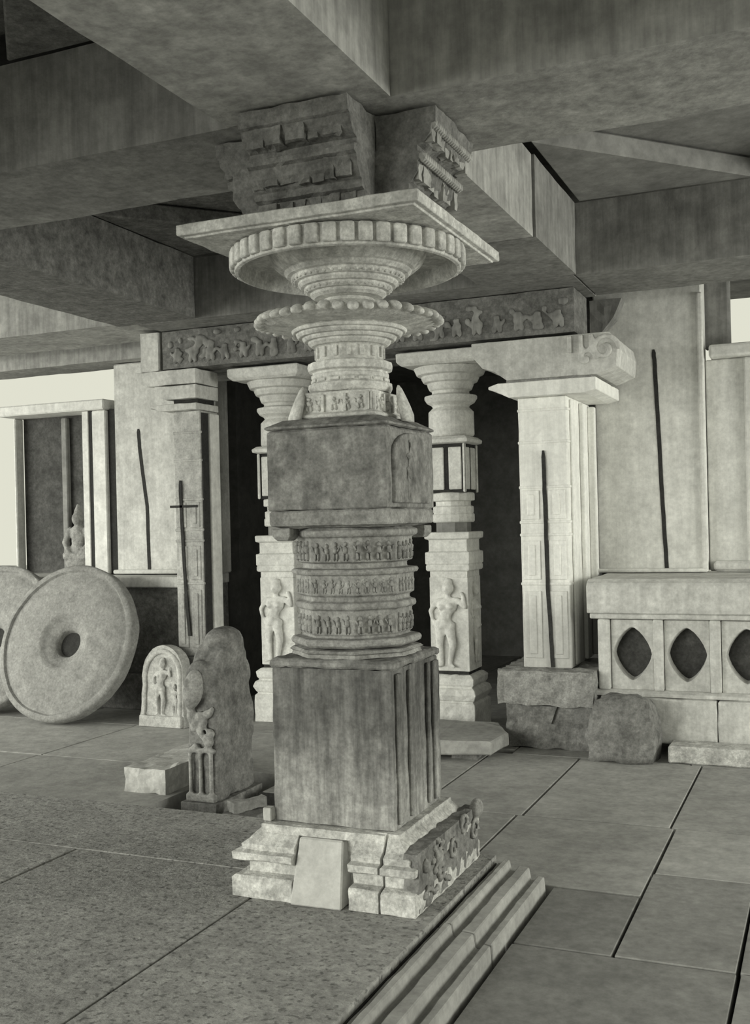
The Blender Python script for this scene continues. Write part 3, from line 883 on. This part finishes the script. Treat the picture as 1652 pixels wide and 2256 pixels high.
for (a, b), (c, d) in zip(PX, PX[1:]):
    x0, x1 = b + 0.004, c - 0.004
    cx, cz, hw, hh = (x0 + x1) / 2, 0.548, 0.132, 0.185
    # panel with a pointed lozenge opening
    inner = []
    for k in range(24):
        a_ = 2 * PI * k / 24
        e = 1.36
        ca, sa = math.cos(a_), math.sin(a_)
        inner.append((cx + hw * abs(ca) ** e * (1 if ca >= 0 else -1), cz + hh * abs(sa) ** e * (1 if sa >= 0 else -1)))
    outer = []
    for u, v in inner:
        du, dv = u - cx, v - cz
        t_ = min((x1 - cx) / abs(du) if abs(du) > 1e-6 else 9e9, (0.235 if dv >= 0 else 0.25) / abs(dv) if abs(dv) > 1e-6 else 9e9)
        outer.append((cx + du * t_, cz + dv * t_))
    corners = [(x1, cz + 0.235), (x0, cz + 0.235), (x0, cz - 0.25), (x1, cz - 0.25)]
    # move the nearest outer points into the corners
    for c_ in corners:
        j = min(range(24), key=lambda q: (outer[q][0] - c_[0]) ** 2 + (outer[q][1] - c_[1]) ** 2)
        outer[j] = c_
    bm = B()
    def loop(pts, y):
        return [bm.verts.new((u, y, v)) for u, v in pts]
    of, inf, ob_, inb = loop(outer, 3.315), loop(inner, 3.315), loop(outer, 3.41), loop([(cx + (u - cx) * 0.93, cz + (v - cz) * 0.93) for u, v in inner], 3.41)
    for k in range(24):
        k2 = (k + 1) % 24
        bm.faces.new((of[k], of[k2], inf[k2], inf[k]))
        bm.faces.new((inf[k], inf[k2], inb[k2], inb[k]))
        bm.faces.new((ob_[k], inb[k], inb[k2], ob_[k2]))
        bm.faces.new((of[k], ob_[k], ob_[k2], of[k2]))
    bobj('lozenge_panel', bm, 'bench', bevel=0.004)
bobj('panel_foot', weather(extrude(B(), [(3.25, 0.262), (3.25, 0.285), (3.29, 0.303), (3.42, 0.303), (3.42, 0.262)], 'X', 0.34, 2.9), 0.08, 0.004, 9), 'bench', bevel=0.004)
for i, (a, b) in enumerate(((0.46, 1.15), (1.155, 1.95), (1.955, 2.9))):
    bobj('footing_stone', weather(box(B(), a, b, 3.20, 4.1, -0.04, 0.26), 0.08, 0.012, 6, i), 'bench', bevel=0.008)
for i, (a, b) in enumerate(((0.86, 1.55), (1.555, 2.9))):
    bobj('step_slab', weather(box(B(), a, b, 2.98 + 0.03 * i, 3.19, -0.119, -0.005), 0.06, 0.012, 9, i + 3), 'plinth', bevel=0.01)

# left bench
benchl = thing('stone_bench', 'shaded stone bench along the left wall behind the stone discs', 'bench', (-3.2, 3.7, -0.12))
def lobj(name, bm, mat, **k):
    bm.transform(Matrix.Translation((3.2, -3.7, 0.12)))
    return obj(name, bm, mat, benchl, **k)
lobj('seat_slab', weather(box(B(), -7.3, -3.30, 3.68, 4.45, 0.97, 1.062), 0.12, 0.005, 6, 14), 'bench', bevel=0.008)
lobj('bench_front', weather(box(B(), -7.3, -3.32, 3.76, 4.45, 0.20, 0.969), 0.12, 0.006, 6, 15), 'rough')  # front and footing toned dark to stand for shade behind the discs
lobj('footing_stone', weather(box(B(), -7.3, -3.32, 3.70, 4.45, -0.118, 0.199), 0.1, 0.006, 6, 16), 'rough', bevel=0.01)

# shrine niche on the left bench
niche = thing('shrine_niche', 'pale framed niche standing on the left bench in front of the sky', 'niche', (-5.0, 4.1, 1.067))
def nobj(name, bm, mat, **k):
    bm.transform(Matrix.Translation((5.0, -4.1, -1.067)))
    return obj(name, bm, mat, niche, **k)
nobj('jamb', box(B(), -4.675, -4.60, 4.09, 4.36, 1.068, 2.62), 'wall', bevel=0.006)
nobj('joint', box(B(), -4.398, -4.308, 4.13, 4.30, 1.068, 2.62), 'crack')
nobj('jamb', box(B(), -4.56, -4.40, 4.09, 4.36, 1.068, 2.62), 'wall', bevel=0.01)
nobj('joint', box(B(), -4.599, -4.561, 4.10, 4.30, 1.068, 2.62), 'crack')
nobj('jamb', box(B(), -5.645, -5.615, 4.24, 4.36, 1.068, 2.62), 'wall', bevel=0.01)
nobj('head_slab', weather(box(B(), -5.665, -4.38, 4.04, 4.40, 2.622, 2.72), 0.1, 0.004, 6), 'wall', bevel=0.012)
nobj('back_slab', box(B(), -5.614, -4.676, 4.36, 4.42, 1.068, 2.62), 'bed')
nobj('side_lining', box(B(), -5.10, -5.03, 4.30, 4.36, 1.068, 2.60), 'inner', bevel=0.01)
fg = thing('seated_figure', 'small pale seated stone figure inside the left niche', 'sculpture', (-4.86, 4.24, 1.068))
fb = B()
ell(fb, (0, 0, 0.10), (0.16, 0.075, 0.10))
limb(fb, [(-0.12, -0.02, 0.17), (0.12, -0.02, 0.17)], [0.06, 0.06])
limb(fb, [(0, 0, 0.17), (0, 0, 0.40)], [0.085, 0.095], 0.7)
limb(fb, [(-0.10, 0, 0.42), (-0.15, -0.02, 0.30), (-0.08, -0.05, 0.21)], [0.04, 0.035, 0.03])
limb(fb, [(0.10, 0, 0.42), (0.15, -0.02, 0.30), (0.08, -0.05, 0.21)], [0.04, 0.035, 0.03])
limb(fb, [(0, 0, 0.42), (0, 0, 0.50)], [0.04, 0.04])
ell(fb, (0, -0.01, 0.53), (0.06, 0.06, 0.07))
limb(fb, [(0, 0, 0.58), (0, 0, 0.66)], [0.05, 0.02])
fuse(obj('figure', fb, 'drum', fg), 0.010)

# ------------------------------------------------------------------ stone discs
def disc(x, y, label, bm_seed, lean):
    rr = 0.68
    t = thing('stone_disc', label, 'disc', (x, y, -0.12), 'stone discs leaning at the left bench')
    prof = [(0.002, -0.035), (0.10, -0.035), (0.114, 0.02), (0.125, 0.042), (0.19, 0.066), (0.215, 0.078), (0.24, 0.104), (0.26, 0.108), (0.45, 0.096), (0.585, 0.092), (0.60, 0.082), (0.615, 0.082), (0.628, 0.102),
            (0.662, 0.102), (0.68, 0.085), (0.68, 0.0), (0.66, -0.015), (0.30, -0.02)]
    bm = B()
    n = 72
    rings = [[(r * math.cos(2 * PI * i / n), r * math.sin(2 * PI * i / n), z) for i in range(n)] for r, z in prof]
    ring_loft(bm, rings)
    bm.normal_update()
    rnd = random.Random(bm_seed)
    for v in bm.verts:
        d = noise.noise(v.co * 5 + Vector((bm_seed, 0, 0))) * 0.010
        v.co += v.co.normalized() * d
        v.co.z += noise.noise(v.co * 8) * 0.008
    # face (+z) turned to -y and tilted back
    m = Matrix.Rotation(R(90 - lean), 4, 'X')
    bm.transform(m)
    lo = min(v.co.z for v in bm.verts)
    yb = min(v.co.y for v in bm.verts if v.co.z < lo + 0.02)
    bm.transform(Matrix.Translation((0, -yb, -lo + 0.001)))
    b = obj('disc_body', bm, 'disc', t, smooth=True, bevel=0.0)
    es = b.modifiers.new('split', 'EDGE_SPLIT')
    es.split_angle = R(50)
    hub = B()
    ring_loft(hub, [[(r * math.cos(2 * PI * i / 32), r * math.sin(2 * PI * i / 32), z) for i in range(32)] for r, z in ((0.112, -0.02), (0.112, -0.012))])
    hub.transform(Matrix.Translation((0, -yb, -lo + 0.001)) @ m)
    obj('hole', hub, 'crack', t)
    return t


disc(-4.11, 2.93, 'large round grey stone disc with a hole, nearest of the two at the left', 3, 21)
disc(-5.12, 3.14, 'second stone disc, mostly outside the frame behind the large one', 9, 21)

# ------------------------------------------------------------------ small carved stones
st = thing('figure_stele', 'small arched pale stele with a standing figure, beside the large disc', 'sculpture', (-3.15, 3.09, -0.12), None, (R(-4), 0, 0))
sb = B()
out = [(-0.22, 0), (0.22, 0), (0.205, 0.12), (0.195, 0.40)] + [(0.195 * math.cos(a), 0.42 + 0.24 * math.sin(a)) for a in [i * PI / 12 for i in range(1, 12)]] + [(-0.195, 0.40), (-0.205, 0.12)]
ring_loft(sb, [[(x, 0, z) for x, z in out], [(x, 0.12, z) for x, z in out]])
body = obj('slab', weather(sb, 0.05, 0.012, 12, 2), 'stele', st)
rm = B()
arc = [(0.165 * math.cos(a), 0.0, 0.41 + 0.20 * math.sin(a)) for a in [i * PI / 10 for i in range(0, 11)]]
limb(rm, [(0.17, 0, 0.12)] + arc + [(-0.17, 0, 0.12)], [0.026] * 13, 0.9)
box(rm, -0.20, 0.20, -0.03, 0.02, 0.0, 0.09)
fuse(obj('frame_rim', rm, 'stele', body), 0.010)
fuse(obj('figure_relief', relief_figure(B(), 0.46, 1, 0.75, -0.015, 0.0, 0.09), 'stele', body), 0.008)
fuse(obj('attendant_relief', relief_figure(B(), 0.26, -1, 0.75, -0.01, 0.125, 0.09, False), 'stele', body), 0.007)

hs = thing('carved_stone', 'tall dark carved stone with rounded top standing behind the platform edge', 'sculpture', (-1.57, 1.20, -0.12))
hb = B()
hb2 = ring_loft(B(), [[(-0.10, y, z) for y, z in ((0.02, 0.0), (0.46, 0.0), (0.48, 0.45), (0.44, 0.75), (0.36, 0.93), (0.22, 0.95), (0.12, 0.86), (0.03, 0.72))],
                      [(0.10, y, z) for y, z in ((0.02, 0.0), (0.46, 0.0), (0.48, 0.45), (0.44, 0.75), (0.36, 0.93), (0.22, 0.95), (0.12, 0.86), (0.03, 0.72))]])
join_at(hb, weather(hb2, 0.05, 0.03, 7, 4), Matrix.Identity(4))
ell(hb, (0.02, 0.26, 0.93), (0.10, 0.16, 0.08))
ell(hb, (-0.03, 0.06, 0.70), (0.095, 0.08, 0.13))
fuse(obj('body', hb, 'rough', hs), 0.012, 6)
fc = B()
ell(fc, (-0.035, -0.005, 0.66), (0.066, 0.055, 0.125), Matrix.Rotation(0.2, 4, 'Y'))
ell(fc, (-0.05, -0.05, 0.70), (0.018, 0.02, 0.03))
rnd = random.Random(17)
for k in range(16):
    ell(fc, (rnd.uniform(-.075, .075), 0.012, rnd.uniform(.31, .55)), (rnd.uniform(.015, .035), 0.022, rnd.uniform(.02, .05)), Matrix.Rotation(rnd.uniform(-1, 1), 4, 'Y'))
for u in (-0.07, 0.0, 0.07):
    limb(fc, [(u, 0.005, 0.06), (u, 0.005, 0.28)], [0.016, 0.016])
limb(fc, [(-0.09, 0.005, 0.30), (0.09, 0.005, 0.30)], [0.018, 0.018])
box(fc, -0.10, 0.10, -0.01, 0.05, 0.0, 0.045)
fuse(obj('face_carving', fc, 'drum', hs), 0.008, 3)

rb_ = thing('rough_block', 'low rough stone block lying left of the tall carved stone', 'stone', (-2.0, 1.26, -0.12))
obj('block', weather(box(B(), -0.16, 0.14, 0.0, 0.85, 0.0, 0.15), 0.05, 0.03, 8, 6), 'bench', rb_)
chip = thing('stone_chip', 'small pale stone sliver lying at the foot of the carved stone', 'stone', (-1.22, 1.14, -0.119))
cb = weather(box(B(), -0.03, 0.03, -0.11, 0.11, 0, 0.06), 0.03, 0.02, 14, 3)
cb.transform(Matrix.Rotation(-0.5, 4, 'Z'))
obj('sliver', cb, 'disc', chip)

bd = thing('shadow_lump', 'dark rounded lump of stone and shadow between the right pier base and the bench', 'stone', (0.565, 3.03, -0.12))  # solid shape also stands for the shadow beside the pier base
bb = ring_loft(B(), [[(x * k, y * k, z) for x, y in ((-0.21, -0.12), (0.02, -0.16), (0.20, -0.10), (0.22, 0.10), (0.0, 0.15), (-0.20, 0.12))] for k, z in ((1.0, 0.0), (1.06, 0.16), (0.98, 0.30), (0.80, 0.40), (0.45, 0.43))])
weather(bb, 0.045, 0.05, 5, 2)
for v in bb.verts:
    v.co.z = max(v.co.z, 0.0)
obj('lump_body', bb, 'brk', bd, smooth=True)

sp = thing('door_step', 'low grey slab lying at the foot of the slender right door pillar', 'slab', (-0.5, 2.9, -0.12))
sb = B()
ring_loft(sb, [[(x, y, z) for x, y in ((-0.60, -0.40), (0.26, -0.24), (0.28, 0.10), (0.12, 0.42), (-0.62, 0.42))] for z in (0.045, 0.14)])
obj('slab', weather(sb, 0.06, 0.012, 8, 3), 'floor', sp, bevel=0.01)
for x, y in ((-0.42, -0.22), (0.05, -0.12), (-0.1, 0.25)):
    obj('bearing_stone', weather(box(B(), x - 0.09, x + 0.09, y - 0.06, y + 0.06, 0.0, 0.046), 0.05, 0.006, 9, x), 'rough', sp)

for o in bpy.data.objects:
    if o.type == 'MESH' and o.parent and o.name.split('.')[0] in ('carved_frieze', 'carved_rolls', 'rosette_relief', 'bead_rows', 'neck_fillets', 'carved_panels', 'side_strips', 'bracket_scroll', 'frame_rim', 'face_carving'):
        o['kind'] = 'stuff'
